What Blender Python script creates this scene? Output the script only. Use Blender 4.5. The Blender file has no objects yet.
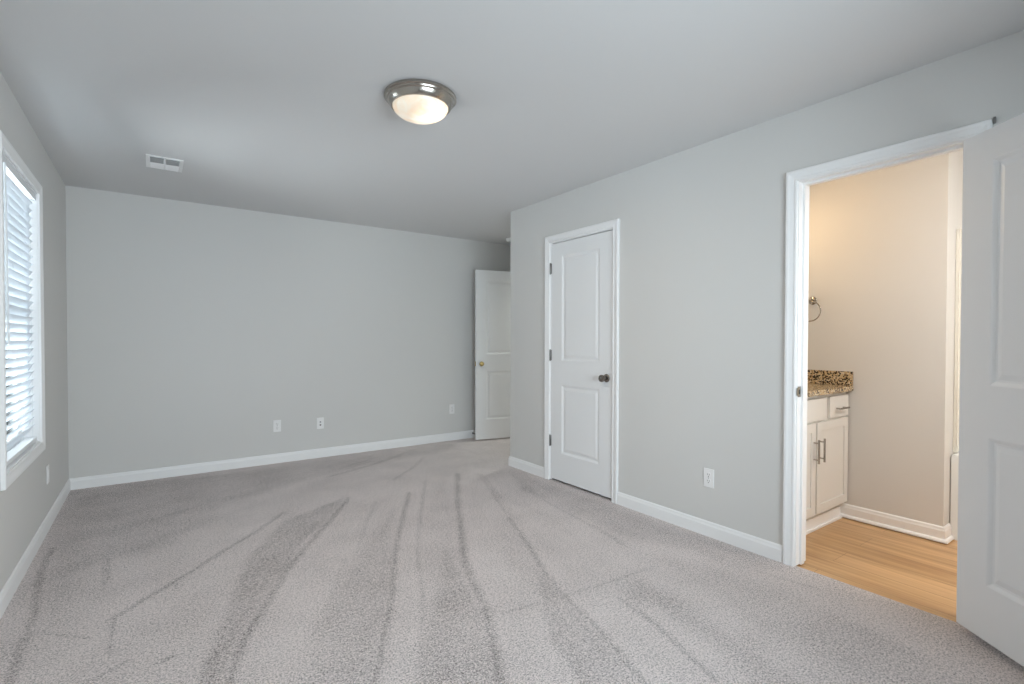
import bpy, bmesh, math, random
import numpy as np
from mathutils import Vector, Matrix

# ------------------------------------------------------------------ camera, world, lights, exposure
S = bpy.context.scene
COL = S.collection
S.view_settings.view_transform = 'Standard'
S.view_settings.look = 'None'
S.view_settings.gamma = 1.0
S.view_settings.use_curve_mapping = False
S.view_settings.exposure = 0.07
S.cycles.use_denoising = True
S.cycles.max_bounces = 14
S.cycles.diffuse_bounces = 8
S.cycles.transparent_max_bounces = 16
S.cycles.caustics_reflective = False
S.cycles.caustics_refractive = False
S.cycles.sample_clamp_indirect = 6.0

cam_data = bpy.data.cameras.new('camera')
cam_data.sensor_width = 36.0
cam_data.sensor_fit = 'HORIZONTAL'
cam_data.lens = 503.04 * 36.0 / 1024.0
cam_data.shift_y = 4.796 / 1024.0
cam_data.clip_start = 0.05
cam = bpy.data.objects.new('camera', cam_data)
COL.objects.link(cam)
cr, cu, cf = (0.814007, -0.580853, 0.001721), (0.007172, 0.013014, 0.99989), (0.580811, 0.813904, -0.01476)
cam.matrix_world = Matrix(((cr[0], cu[0], -cf[0], 0.0), (cr[1], cu[1], -cf[1], 0.0),
                           (cr[2], cu[2], -cf[2], 1.2183), (0, 0, 0, 1)))
S.camera = cam

world = bpy.data.worlds.new('daylight')
S.world = world
world.use_nodes = True
wn = world.node_tree.nodes
wl = world.node_tree.links
wn.clear()
w_out = wn.new('ShaderNodeOutputWorld')
w_bg = wn.new('ShaderNodeBackground')
w_geo = wn.new('ShaderNodeTexCoord')
w_sep = wn.new('ShaderNodeSeparateXYZ')
w_ramp = wn.new('ShaderNodeValToRGB')
wl.new(w_geo.outputs['Generated'], w_sep.inputs[0])
wl.new(w_sep.outputs['Z'], w_ramp.inputs[0])
w_ramp.color_ramp.elements[0].position = 0.0
w_ramp.color_ramp.elements[0].color = (0.50, 0.62, 0.80, 1)
w_ramp.color_ramp.elements[1].position = 0.45
w_ramp.color_ramp.elements[1].color = (0.62, 0.78, 1.0, 1)
wl.new(w_ramp.outputs[0], w_bg.inputs[0])
w_bg.inputs[1].default_value = 1.05
wl.new(w_bg.outputs[0], w_out.inputs[0])


def area_light(name, loc, direction, sx, sy, power, color, spread=math.pi):
    d = bpy.data.lights.new(name, 'AREA')
    d.shape = 'RECTANGLE'
    d.size, d.size_y = sx, sy
    d.energy = power
    d.color = color
    d.spread = spread
    o = bpy.data.objects.new(name, d)
    o.location = loc
    o.rotation_euler = Vector(direction).to_track_quat('-Z', 'Y').to_euler()
    COL.objects.link(o)
    return o


# daylight at the side window, fill light at the added rear one (both outside the glass)
area_light('daylight_window_side', (-0.75, 3.68, 1.34), (1, 0, -0.05), 0.86, 1.40, 84, (0.92, 0.955, 1.0))
area_light('fill_light_rear', (1.0, -1.10, 1.34), (0, 1, -0.05), 1.95, 1.40, 122, (0.84, 0.91, 1.0))
# warm vanity lamp on the bathroom wall above the mirror, out of view behind the jamb
area_light('vanity_lamp', (3.33, 1.90, 2.10), (0.15, -1, -0.45), 0.60, 0.12, 4.2, (1.0, 0.68, 0.36))
area_light('ceiling_lamp_light', (1.105, 2.345, 2.3195), (0, 0, -1), 0.03, 0.03, 9, (1.0, 0.83, 0.64))
area_light('bathroom_fill_light', (3.20, -0.20, 2.40), (0, 0, -1), 0.50, 0.50, 27, (1.0, 0.96, 0.92))  # unseen light added to brighten the bathroom, no fixture modelled
area_light('hall_fill_light', (4.45, 4.70, 2.40), (0, 0, -1), 0.30, 0.30, 15, (0.95, 1.0, 0.92))  # unseen fill light added in the hall beyond the doorway

# ------------------------------------------------------------------ layout (metres)
H = 2.44
XL, XR, YB, YF = -0.56, 2.80, 5.35, -0.90      # left, right, back and front wall faces
YE = 3.95                                      # where the right wall ends at the alcove
XB = 3.875                                     # far wall of bathroom / alcove
T = 0.115                                      # partition thickness
WIN1 = (3.205, 4.125, 0.590, 2.092)
FILL_WIN = (0.0, 2.0, 0.615, 2.082)      # unseen window added behind the camera to let in fill light


# ------------------------------------------------------------------ materials
def srgb(r, g, b):
    return tuple(((c / 255.0) / 12.92 if c / 255.0 <= 0.04045 else ((c / 255.0 + 0.055) / 1.055) ** 2.4) for c in (r, g, b)) + (1.0,)


def mat(name, color=None, rough=0.5, metal=0.0, spec=0.5, bump=None, vary=None):
    m = bpy.data.materials.new(name)
    m.use_nodes = True
    n, l = m.node_tree.nodes, m.node_tree.links
    b = n['Principled BSDF']
    b.inputs['Roughness'].default_value = rough
    b.inputs['Metallic'].default_value = metal
    b.inputs['Specular IOR Level'].default_value = spec
    if color is not None:
        b.inputs['Base Color'].default_value = color
    tc = n.new('ShaderNodeTexCoord')
    if vary:                       # (scale, amount) slight tone variation
        no = n.new('ShaderNodeTexNoise')
        no.inputs['Scale'].default_value = vary[0]
        no.inputs['Detail'].default_value = 3
        l.new(tc.outputs['Object'], no.inputs['Vector'])
        mx = n.new('ShaderNodeMix')
        mx.data_type = 'RGBA'
        mx.inputs[6].default_value = tuple(c * (1 - vary[1]) for c in color[:3]) + (1,)
        mx.inputs[7].default_value = tuple(min(1, c * (1 + vary[1])) for c in color[:3]) + (1,)
        l.new(no.outputs['Fac'], mx.inputs[0])
        l.new(mx.outputs[2], b.inputs['Base Color'])
    if bump:                       # (scale, strength, distance)
        nb = n.new('ShaderNodeTexNoise')
        nb.inputs['Scale'].default_value = bump[0]
        nb.inputs['Detail'].default_value = 4
        l.new(tc.outputs['Object'], nb.inputs['Vector'])
        bp = n.new('ShaderNodeBump')
        bp.inputs['Strength'].default_value = bump[1]
        bp.inputs['Distance'].default_value = bump[2]
        l.new(nb.outputs['Fac'], bp.inputs['Height'])
        l.new(bp.outputs[0], b.inputs['Normal'])
    return m


M = {}
M['wall'] = mat('wall_paint', (0.675, 0.672, 0.658, 1), 0.75, spec=0.25, bump=(220, 0.12, 0.002), vary=(0.9, 0.012))
M['bath_wall'] = mat('bathroom_wall_paint', (0.70, 0.69, 0.67, 1), 0.7, spec=0.25, bump=(220, 0.12, 0.002))
M['ceiling'] = mat('ceiling_paint', (0.66, 0.662, 0.665, 1), 0.9, spec=0.1, bump=(160, 0.15, 0.002))
M['trim'] = mat('white_trim_paint', (0.88, 0.885, 0.89, 1), 0.38, spec=0.4, bump=(60, 0.03, 0.001))
M['door'] = mat('white_door_paint', (0.85, 0.86, 0.87, 1), 0.42, spec=0.4, bump=(140, 0.06, 0.001))
M['vinyl'] = mat('white_window_vinyl', (0.82, 0.84, 0.86, 1), 0.35, bump=(40, 0.02, 0.001))
M['plastic'] = mat('white_plastic', (0.87, 0.87, 0.87, 1), 0.3, bump=(90, 0.02, 0.0005))
M['dark'] = mat('dark_slot', (0.03, 0.03, 0.03, 1), 0.6, bump=(90, 0.02, 0.0005))
M['grey'] = mat('grey_grille', (0.20, 0.22, 0.24, 1), 0.6, bump=(90, 0.02, 0.0005))
M['nickel'] = mat('satin_nickel', (0.42, 0.39, 0.35, 1), 0.22, metal=1.0, bump=(300, 0.03, 0.0003))
M['dark_nickel'] = mat('dark_satin_nickel', (0.24, 0.22, 0.20, 1), 0.16, metal=1.0, bump=(300, 0.03, 0.0003))
M['hinge'] = mat('hinge_metal', (0.24, 0.235, 0.23, 1), 0.4, metal=0.85, bump=(300, 0.03, 0.0003))
M['brass'] = mat('antique_brass', (0.55, 0.42, 0.18, 1), 0.3, metal=1.0, bump=(300, 0.03, 0.0003))
M['cabinet'] = mat('cream_cabinet_paint', (0.76, 0.75, 0.72, 1), 0.35, bump=(120, 0.03, 0.0005))
M['tub'] = mat('white_acrylic', (0.82, 0.83, 0.82, 1), 0.15, bump=(8, 0.02, 0.001))
M['surround'] = mat('cream_tub_surround', (0.80, 0.775, 0.70, 1), 0.25, bump=(8, 0.02, 0.001))
M['cord'] = mat('white_cord', (0.75, 0.77, 0.78, 1), 0.7, bump=(300, 0.1, 0.0005))


def slat_material():
    m = bpy.data.materials.new('white_blind_slat')
    m.use_nodes = True
    n, l = m.node_tree.nodes, m.node_tree.links
    b = n['Principled BSDF']
    b.inputs['Base Color'].default_value = (0.80, 0.83, 0.86, 1)
    b.inputs['Roughness'].default_value = 0.4
    tr = n.new('ShaderNodeBsdfTranslucent')
    tr.inputs[0].default_value = (0.80, 0.88, 0.95, 1)
    mix = n.new('ShaderNodeMixShader')
    no = n.new('ShaderNodeTexNoise')
    no.inputs['Scale'].default_value = 30
    tc = n.new('ShaderNodeTexCoord')
    l.new(tc.outputs['Object'], no.inputs['Vector'])
    mr = n.new('ShaderNodeMapRange')
    mr.inputs[3].default_value = 0.09
    mr.inputs[4].default_value = 0.13
    l.new(no.outputs['Fac'], mr.inputs[0])
    l.new(mr.outputs[0], mix.inputs[0])
    l.new(b.outputs[0], mix.inputs[1])
    l.new(tr.outputs[0], mix.inputs[2])
    l.new(mix.outputs[0], n['Material Output'].inputs[0])
    return m


def glass_material():
    m = bpy.data.materials.new('window_glass')
    m.use_nodes = True
    n, l = m.node_tree.nodes, m.node_tree.links
    n.remove(n['Principled BSDF'])
    t = n.new('ShaderNodeBsdfTransparent')
    t.inputs[0].default_value = (0.95, 0.98, 0.97, 1)
    g = n.new('ShaderNodeBsdfGlossy')
    g.inputs['Roughness'].default_value = 0.02
    fr = n.new('ShaderNodeFresnel')
    fr.inputs[0].default_value = 1.45
    mix = n.new('ShaderNodeMixShader')
    l.new(fr.outputs[0], mix.inputs[0])
    l.new(t.outputs[0], mix.inputs[1])
    l.new(g.outputs[0], mix.inputs[2])
    l.new(mix.outputs[0], n['Material Output'].inputs[0])
    return m


def lamp_glass_material():
    m = bpy.data.materials.new('alabaster_lamp_glass')
    m.use_nodes = True
    n, l = m.node_tree.nodes, m.node_tree.links
    b = n['Principled BSDF']
    b.inputs['Base Color'].default_value = (0.55, 0.50, 0.42, 1)
    b.inputs['Roughness'].default_value = 0.25
    tc = n.new('ShaderNodeTexCoord')
    no = n.new('ShaderNodeTexNoise')
    no.inputs['Scale'].default_value = 7
    no.inputs['Detail'].default_value = 3
    no.inputs['Distortion'].default_value = 2.2
    l.new(tc.outputs['Object'], no.inputs['Vector'])
    r = n.new('ShaderNodeValToRGB')
    r.color_ramp.elements[0].position = 0.32
    r.color_ramp.elements[0].color = (1.0, 0.70, 0.42, 1)
    r.color_ramp.elements[1].position = 0.62
    r.color_ramp.elements[1].color = (1.0, 0.93, 0.80, 1)
    l.new(no.outputs['Fac'], r.inputs[0])
    l.new(r.outputs[0], b.inputs['Emission Color'])
    # two bulbs behind the bowl make brighter spots in the glass
    vm = n.new('ShaderNodeVectorMath')
    vm.operation = 'DISTANCE'
    vm.inputs[1].default_value = (0.055, -0.03, -0.07)
    l.new(tc.outputs['Object'], vm.inputs[0])
    mr = n.new('ShaderNodeMapRange')
    mr.inputs[1].default_value = 0.02
    mr.inputs[2].default_value = 0.13
    mr.inputs[3].default_value = 1.35
    mr.inputs[4].default_value = 0.52
    l.new(vm.outputs['Value'], mr.inputs[0])
    l.new(mr.outputs[0], b.inputs['Emission Strength'])
    return m


def carpet_material():
    m = bpy.data.materials.new('greige_carpet')
    m.use_nodes = True
    n, l = m.node_tree.nodes, m.node_tree.links
    b = n['Principled BSDF']
    b.inputs['Roughness'].default_value = 0.95
    b.inputs['Specular IOR Level'].default_value = 0.1
    b.inputs['Sheen Weight'].default_value = 0.05
    tc = n.new('ShaderNodeTexCoord')

    def noise(scale, detail=3, rough=0.6):
        x = n.new('ShaderNodeTexNoise')
        x.inputs['Scale'].default_value = scale
        x.inputs['Detail'].default_value = detail
        x.inputs['Roughness'].default_value = rough
        l.new(tc.outputs['Object'], x.inputs['Vector'])
        return x.outputs['Fac']

    def mrange(src, a, c, lo, hi):
        x = n.new('ShaderNodeMapRange')
        x.inputs[1].default_value, x.inputs[2].default_value = a, c
        x.inputs[3].default_value, x.inputs[4].default_value = lo, hi
        l.new(src, x.inputs[0])
        return x.outputs[0]

    def mth(op, a, c):
        x = n.new('ShaderNodeMath')
        x.operation = op
        for i, v in enumerate((a, c)):
            if isinstance(v, (int, float)):
                x.inputs[i].default_value = v
            else:
                l.new(v, x.inputs[i])
        return x.outputs[0]

    at = n.new('ShaderNodeAttribute')
    at.attribute_name = 'pile_lean'
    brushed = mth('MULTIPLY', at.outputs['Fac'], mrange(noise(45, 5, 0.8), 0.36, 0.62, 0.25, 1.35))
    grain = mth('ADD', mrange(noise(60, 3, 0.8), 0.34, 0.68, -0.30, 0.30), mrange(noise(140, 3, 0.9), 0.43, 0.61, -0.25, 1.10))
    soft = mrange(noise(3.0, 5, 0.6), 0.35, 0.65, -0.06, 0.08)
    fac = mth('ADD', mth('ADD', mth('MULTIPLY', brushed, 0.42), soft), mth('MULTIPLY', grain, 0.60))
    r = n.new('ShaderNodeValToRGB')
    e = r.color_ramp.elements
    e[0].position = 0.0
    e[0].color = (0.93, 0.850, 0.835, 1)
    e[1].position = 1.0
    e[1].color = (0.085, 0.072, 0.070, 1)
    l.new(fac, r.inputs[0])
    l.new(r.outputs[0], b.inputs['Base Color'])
    bp = n.new('ShaderNodeBump')
    bp.inputs['Strength'].default_value = 1.0
    bp.inputs['Distance'].default_value = 0.010
    l.new(mth('ADD', noise(210, 2, 0.7), mth('MULTIPLY', noise(60, 2), 0.5)), bp.inputs['Height'])
    l.new(bp.outputs[0], b.inputs['Normal'])
    return m


def plank_material():
    m = bpy.data.materials.new('oak_vinyl_plank')
    m.use_nodes = True
    n, l = m.node_tree.nodes, m.node_tree.links
    b = n['Principled BSDF']
    b.inputs['Roughness'].default_value = 0.38
    tc = n.new('ShaderNodeTexCoord')
    mp = n.new('ShaderNodeMapping')
    mp.inputs['Rotation'].default_value = (0, 0, math.pi / 2)
    l.new(tc.outputs['Object'], mp.inputs[0])
    br = n.new('ShaderNodeTexBrick')
    br.offset = 0.37
    br.inputs['Scale'].default_value = 1.0
    br.inputs['Brick Width'].default_value = 1.22
    br.inputs['Row Height'].default_value = 0.18
    br.inputs['Mortar Size'].default_value = 0.0012
    br.inputs['Color1'].default_value = (0.61, 0.395, 0.205, 1)
    br.inputs['Color2'].default_value = (0.52, 0.325, 0.160, 1)
    br.inputs['Mortar'].default_value = (0.30, 0.18, 0.09, 1)
    l.new(mp.outputs[0], br.inputs['Vector'])
    mp2 = n.new('ShaderNodeMapping')
    mp2.inputs['Scale'].default_value = (26, 1.6, 1)
    l.new(tc.outputs['Object'], mp2.inputs[0])
    no = n.new('ShaderNodeTexNoise')
    no.inputs['Scale'].default_value = 1.0
    no.inputs['Detail'].default_value = 6
    no.inputs['Distortion'].default_value = 0.6
    l.new(mp2.outputs[0], no.inputs['Vector'])
    r = n.new('ShaderNodeValToRGB')
    r.color_ramp.elements[0].position = 0.30
    r.color_ramp.elements[0].color = (0.70, 0.62, 0.55, 1)
    r.color_ramp.elements[1].position = 0.68
    r.color_ramp.elements[1].color = (1.12, 1.12, 1.10, 1)
    l.new(no.outputs['Fac'], r.inputs[0])
    mx = n.new('ShaderNodeMix')
    mx.data_type = 'RGBA'
    mx.blend_type = 'MULTIPLY'
    mx.inputs[0].default_value = 1.0
    l.new(br.outputs['Color'], mx.inputs[6])
    l.new(r.outputs[0], mx.inputs[7])
    l.new(mx.outputs[2], b.inputs['Base Color'])
    bp = n.new('ShaderNodeBump')
    bp.inputs['Strength'].default_value = 0.1
    bp.inputs['Distance'].default_value = 0.001
    l.new(no.outputs['Fac'], bp.inputs['Height'])
    l.new(bp.outputs[0], b.inputs['Normal'])
    return m


def granite_material():
    m = bpy.data.materials.new('speckled_granite')
    m.use_nodes = True
    n, l = m.node_tree.nodes, m.node_tree.links
    b = n['Principled BSDF']
    b.inputs['Roughness'].default_value = 0.18
    tc = n.new('ShaderNodeTexCoord')
    v = n.new('ShaderNodeTexVoronoi')
    v.inputs['Scale'].default_value = 120
    l.new(tc.outputs['Object'], v.inputs['Vector'])
    sp = n.new('ShaderNodeSeparateColor')
    l.new(v.outputs['Color'], sp.inputs[0])
    r = n.new('ShaderNodeValToRGB')
    r.color_ramp.interpolation = 'CONSTANT'
    e = r.color_ramp.elements
    e[0].position, e[0].color = 0.0, (0.02, 0.017, 0.014, 1)
    e[1].position, e[1].color = 0.22, (0.55, 0.42, 0.25, 1)
    for pos, c in ((0.50, (0.20, 0.14, 0.09, 1)), (0.64, (0.66, 0.56, 0.40, 1)), (0.85, (0.42, 0.28, 0.13, 1))):
        x = e.new(pos)
        x.color = c
    l.new(sp.outputs[0], r.inputs[0])
    l.new(r.outputs[0], b.inputs['Base Color'])
    return m


M['slat'] = slat_material()
M['glass'] = glass_material()
M['lamp_glass'] = lamp_glass_material()
M['carpet'] = carpet_material()
M['plank'] = plank_material()
M['granite'] = granite_material()


# ------------------------------------------------------------------ mesh helpers
def box(bm, x0, x1, y0, y1, z0, z1):
    vs = [bm.verts.new((x, y, z)) for z in (z0, z1) for x, y in ((x0, y0), (x1, y0), (x1, y1), (x0, y1))]
    for f in ((3, 2, 1, 0), (4, 5, 6, 7), (0, 1, 5, 4), (1, 2, 6, 5), (2, 3, 7, 6), (3, 0, 4, 7)):
        bm.faces.new([vs[i] for i in f])
    return vs


def lathe(bm, prof, origin=(0, 0, 0), axis=(0, 0, 1), seg=32, cap=True):
    """prof: list of (radius, height along axis)."""
    q = Vector(axis).to_track_quat('Z', 'Y')
    rings = []
    for r, h in prof:
        if r < 1e-6:
            rings.append([bm.verts.new(Vector(origin) + q @ Vector((0, 0, h)))])
        else:
            rings.append([bm.verts.new(Vector(origin) + q @ Vector((r * math.cos(2 * math.pi * i / seg), r * math.sin(2 * math.pi * i / seg), h))) for i in range(seg)])
    for a, b in zip(rings, rings[1:]):
        for i in range(seg):
            j = (i + 1) % seg
            if len(a) == 1 and len(b) == 1:
                continue
            if len(a) == 1:
                bm.faces.new((a[0], b[i], b[j]))
            elif len(b) == 1:
                bm.faces.new((a[i], b[0], a[j]))
            else:
                bm.faces.new((a[i], b[i], b[j], a[j]))
    if cap:
        for r, rev in ((rings[0], False), (rings[-1], True)):
            if len(r) > 1:
                bm.faces.new(r if not rev else r[::-1])


def tube(bm, pts, rad, seg=10, closed=False):
    pts = [Vector(p) for p in pts]
    n = len(pts)
    rings = []
    prev = None
    for i, p in enumerate(pts):
        if closed:
            t = (pts[(i + 1) % n] - pts[i - 1]).normalized()
        else:
            t = (pts[min(i + 1, n - 1)] - pts[max(i - 1, 0)]).normalized()
        ref = Vector((0, 0, 1)) if abs(t.z) < 0.9 else Vector((1, 0, 0))
        if prev is not None:
            a = (prev - t * prev.dot(t)).normalized()
        else:
            a = t.cross(ref).normalized()
        prev = a
        b = t.cross(a)
        rings.append([bm.verts.new(p + (a * math.cos(2 * math.pi * k / seg) + b * math.sin(2 * math.pi * k / seg)) * rad) for k in range(seg)])
    m = n if closed else n - 1
    for i in range(m):
        a, b = rings[i], rings[(i + 1) % n]
        for k in range(seg):
            j = (k + 1) % seg
            bm.faces.new((a[k], a[j], b[j], b[k]))
    if not closed:
        bm.faces.new(rings[0][::-1])
        bm.faces.new(rings[-1])


def obj(name, bm, material, parent=None, smooth=None, bevel=0.0, loc=None, rotz=None, kind=None):
    bmesh.ops.recalc_face_normals(bm, faces=bm.faces)
    me = bpy.data.meshes.new(name)
    bm.to_mesh(me)
    bm.free()
    me.materials.append(M[material] if isinstance(material, str) else material)
    o = bpy.data.objects.new(name, me)
    COL.objects.link(o)
    if parent is not None:
        o.parent = parent
    if loc is not None:
        o.location = loc
    if rotz is not None:
        o.rotation_euler = (0, 0, rotz)
    if smooth is not None:
        me.shade_smooth()
        try:
            me.set_sharp_from_angle(angle=math.radians(smooth))
        except Exception:
            pass
    if bevel:
        md = o.modifiers.new('bevel', 'BEVEL')
        md.width = bevel
        md.segments = 2
        md.limit_method = 'ANGLE'
        md.angle_limit = math.radians(40)
        md.harden_normals = False
    if kind:
        o['kind'] = kind
    return o


def empty(name, loc=(0, 0, 0), rotz=0.0, kind=None, label=None, cat=None, group=None):
    o = bpy.data.objects.new(name, None)
    o.empty_display_size = 0.1
    o.location = loc
    o.rotation_euler = (0, 0, rotz)
    COL.objects.link(o)
    if kind:
        o['kind'] = kind
    tag(o, label, cat, group)
    return o


def tag(o, label=None, cat=None, group=None):
    if label:
        o['label'] = label
    if cat:
        o['category'] = cat
    if group:
        o['group'] = group
    return o


def boxes(name, lst, material, **kw):
    bm = bmesh.new()
    for b in lst:
        box(bm, *b)
    return obj(name, bm, material, **kw)


def wall(name, axis, a0, a1, lo, hi, openings, material, label, z1=H):
    """axis 'x': slab between x=a0..a1 running lo..hi in y; axis 'y': the other way round."""
    bm = bmesh.new()

    def put(s0, s1, z0, zt):
        if s1 - s0 < 1e-5 or zt - z0 < 1e-5:
            return
        if axis == 'x':
            box(bm, a0, a1, s0, s1, z0, zt)
        else:
            box(bm, s0, s1, a0, a1, z0, zt)
    s = lo
    for (o0, o1, oz0, oz1) in sorted(openings):
        put(s, o0, 0, z1)
        put(o0, o1, 0, oz0)
        put(o0, o1, oz1, z1)
        s = o1
    put(s, hi, 0, z1)
    o = obj(name, bm, material, kind='structure')
    return tag(o, label, 'wall')


def casing(name, origin, u, n, s0, s1, z0, z1, closed=False, w=0.057, t=0.018, material='trim', parent=None):
    """mitred moulding round an opening; u runs along the wall, n points out of it."""
    prof = [(0.0, 0.0), (0.0, t * 0.55), (w * 0.10, t * 0.72), (w * 0.22, t * 0.72), (w * 0.28, t * 0.58), (w * 0.60, t * 0.80),
            (w * 0.74, t), (w * 0.93, t), (w, t * 0.85), (w, 0.0)]
    u, n, og = Vector(u), Vector(n), Vector(origin)
    bm = bmesh.new()
    rows = []
    for d, p in prof:
        if closed:
            pts = [(s0 - d, z0 - d), (s0 - d, z1 + d), (s1 + d, z1 + d), (s1 + d, z0 - d)]
        else:
            pts = [(s0 - d, z0), (s0 - d, z1 + d), (s1 + d, z1 + d), (s1 + d, z0)]
        rows.append([bm.verts.new(og + u * s + n * p + Vector((0, 0, z))) for s, z in pts])
    k = 4 if closed else 3
    for i in range(len(rows)):
        a, b = rows[i], rows[(i + 1) % len(rows)]
        for q in range(k):
            r = (q + 1) % 4
            bm.faces.new((a[q], a[r], b[r], b[q]))
    if not closed:
        bm.faces.new([r[0] for r in rows])
        bm.faces.new([r[3] for r in rows][::-1])
    return obj(name, bm, material, parent=parent, kind=None if parent else 'structure')


def baseboard(name, pts, material='trim', h=0.092, t=0.013, label=None, shoe=False):
    """pts: xy polyline on the wall faces, room on the left of the direction of travel."""
    prof = [(0.0, 0.0), (t, 0.0), (t, h * 0.72), (t * 0.72, h * 0.82), (t * 0.62, h * 0.93), (t * 0.25, h), (0.0, h)]
    if shoe:
        prof = [(0.0, 0.0), (t + 0.012, 0.0), (t + 0.012, 0.008), (t + 0.007, 0.017), (t, 0.021)] + prof[2:]
    P = [Vector((x, y, 0)) for x, y in pts]
    nrm = []
    for i in range(len(P) - 1):
        d = (P[i + 1] - P[i]).normalized()
        nrm.append(Vector((-d.y, d.x, 0)))
    bm = bmesh.new()
    rows = []
    for i, p in enumerate(P):
        if i == 0:
            m = nrm[0]
        elif i == len(P) - 1:
            m = nrm[-1]
        else:
            m = (nrm[i - 1] + nrm[i])
            m = m / max(1e-6, m.dot(nrm[i]))
        rows.append([bm.verts.new(p + m * d + Vector((0, 0, z))) for d, z in prof])
    for a, b in zip(rows, rows[1:]):
        for k in range(len(prof)):
            j = (k + 1) % len(prof)
            bm.faces.new((a[k], a[j], b[j], b[k]))
    bm.faces.new(rows[0][::-1])
    bm.faces.new(rows[-1])
    o = obj(name, bm, material, kind='structure')
    return tag(o, label, 'baseboard')


def door_leaf_bm(w, z0, z1, t, stile=0.137, zp=((0.25, 0.835), (1.04, 1.925))):
    """moulded two panel leaf; local x along the width, y = 0 (front) .. -t (back)."""
    bm = bmesh.new()
    xs = [0, stile, w - stile, w]
    zs = [z0, zp[0][0], zp[0][1], zp[1][0], zp[1][1], z1]
    steps = [(0.0, 0.0), (0.006, -0.0025), (0.016, -0.0085), (0.024, -0.0095), (0.046, -0.0035)]
    for yf, sgn in ((0.0, 1), (-t, -1)):
        for i in range(3):
            for j in range(5):
                x0, x1, a0, a1 = xs[i], xs[i + 1], zs[j], zs[j + 1]
                if i == 1 and j in (1, 3):
                    prev = None
                    for ins, dep in steps:
                        ring = [bm.verts.new((x, yf + sgn * dep, z)) for x, z in
                                ((x0 + ins, a0 + ins), (x1 - ins, a0 + ins), (x1 - ins, a1 - ins), (x0 + ins, a1 - ins))]
                        if prev:
                            for k in range(4):
                                m = (k + 1) % 4
                                bm.faces.new((prev[k], prev[m], ring[m], ring[k]))
                        prev = ring
                    bm.faces.new(prev)
                else:
                    bm.faces.new([bm.verts.new((x, yf, z)) for x, z in ((x0, a0), (x1, a0), (x1, a1), (x0, a1))])
    for a, b in (((0, z0), (w, z0)), ((w, z0), (w, z1)), ((w, z1), (0, z1)), ((0, z1), (0, z0))):
        bm.faces.new([bm.verts.new((a[0], 0, a[1])), bm.verts.new((b[0], 0, b[1])),
                      bm.verts.new((b[0], -t, b[1])), bm.verts.new((a[0], -t, a[1]))])
    bmesh.ops.remove_doubles(bm, verts=bm.verts, dist=0.0002)
    return bm


def knob(parent, x, z, t, material, both=True):
    """round passage knob through the leaf."""
    prof = [(0.0, 0.0), (0.032, 0.0), (0.032, 0.004), (0.027, 0.009), (0.014, 0.012), (0.012, 0.028), (0.018, 0.034),
            (0.026, 0.042), (0.0285, 0.052), (0.026, 0.062), (0.016, 0.069), (0.0, 0.071)]
    bm = bmesh.new()
    lathe(bm, prof, (x, 0, z), (0, 1, 0), 28, cap=False)
    if both:
        lathe(bm, prof, (x, -t, z), (0, -1, 0), 28, cap=False)
    return obj('door_knob', bm, material, parent, smooth=40)


def hinge(parent, x, y, z, flip=1):
    bm = bmesh.new()
    lathe(bm, [(0.0, -0.052), (0.004, -0.050), (0.0065, -0.045), (0.0065, 0.045), (0.004, 0.050), (0.0, 0.052)], (x, y, z), seg=14, cap=False)
    box(bm, x - 0.001, x + 0.020, y - 0.008, y - 0.0055, z - 0.045, z + 0.045)
    return obj('hinge', bm, 'hinge', parent, smooth=40)


# vacuum tracks on the carpet, in floor coordinates (metres)
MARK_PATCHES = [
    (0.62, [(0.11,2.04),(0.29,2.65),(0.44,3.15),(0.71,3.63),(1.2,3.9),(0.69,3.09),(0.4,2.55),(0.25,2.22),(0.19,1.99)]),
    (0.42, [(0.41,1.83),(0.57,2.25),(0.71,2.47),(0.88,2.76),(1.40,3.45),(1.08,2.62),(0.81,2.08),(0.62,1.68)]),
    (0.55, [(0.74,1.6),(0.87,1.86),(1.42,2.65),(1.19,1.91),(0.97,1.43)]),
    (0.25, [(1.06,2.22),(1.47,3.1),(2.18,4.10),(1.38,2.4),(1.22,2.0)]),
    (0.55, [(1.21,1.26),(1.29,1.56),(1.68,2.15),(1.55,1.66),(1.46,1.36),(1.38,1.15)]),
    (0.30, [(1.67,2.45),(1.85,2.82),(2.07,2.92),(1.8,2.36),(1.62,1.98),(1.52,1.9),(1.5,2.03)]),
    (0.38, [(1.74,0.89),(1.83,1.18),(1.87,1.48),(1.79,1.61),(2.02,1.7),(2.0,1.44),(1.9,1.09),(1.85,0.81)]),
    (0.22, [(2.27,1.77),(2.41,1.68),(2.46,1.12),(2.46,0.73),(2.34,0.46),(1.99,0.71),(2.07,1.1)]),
    (0.40, [(-0.56,5.23),(0.04,5.28),(0.72,5.17),(1.63,5.14),(3.08,5.18),(2.52,4.86),(1.82,4.81),(1.02,4.59),(0.53,4.28),(0.18,3.79),(-0.02,3.52),(-0.25,3.56),(-0.3,3.38),(-0.35,2.85),(-0.42,3.03),(-0.46,3.49),(-0.48,4.06)]),
    (0.30, [(-0.56,5.23),(0.04,5.28),(0.72,5.17),(0.43,4.65),(-0.03,4.15),(-0.26,3.81),(-0.42,3.68)]),
    (0.40, [(2.68,3.75),(2.71,3.25),(2.74,2.49),(2.75,1.85),(2.76,1.31),(2.5,1.44),(2.5,1.74),(2.36,2.15),(2.43,2.79),(2.41,3.26)]),
    (0.30, [(2.94,5.29),(3.58,5.06),(2.94,4.12),(2.78,4.67)]),
]
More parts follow.
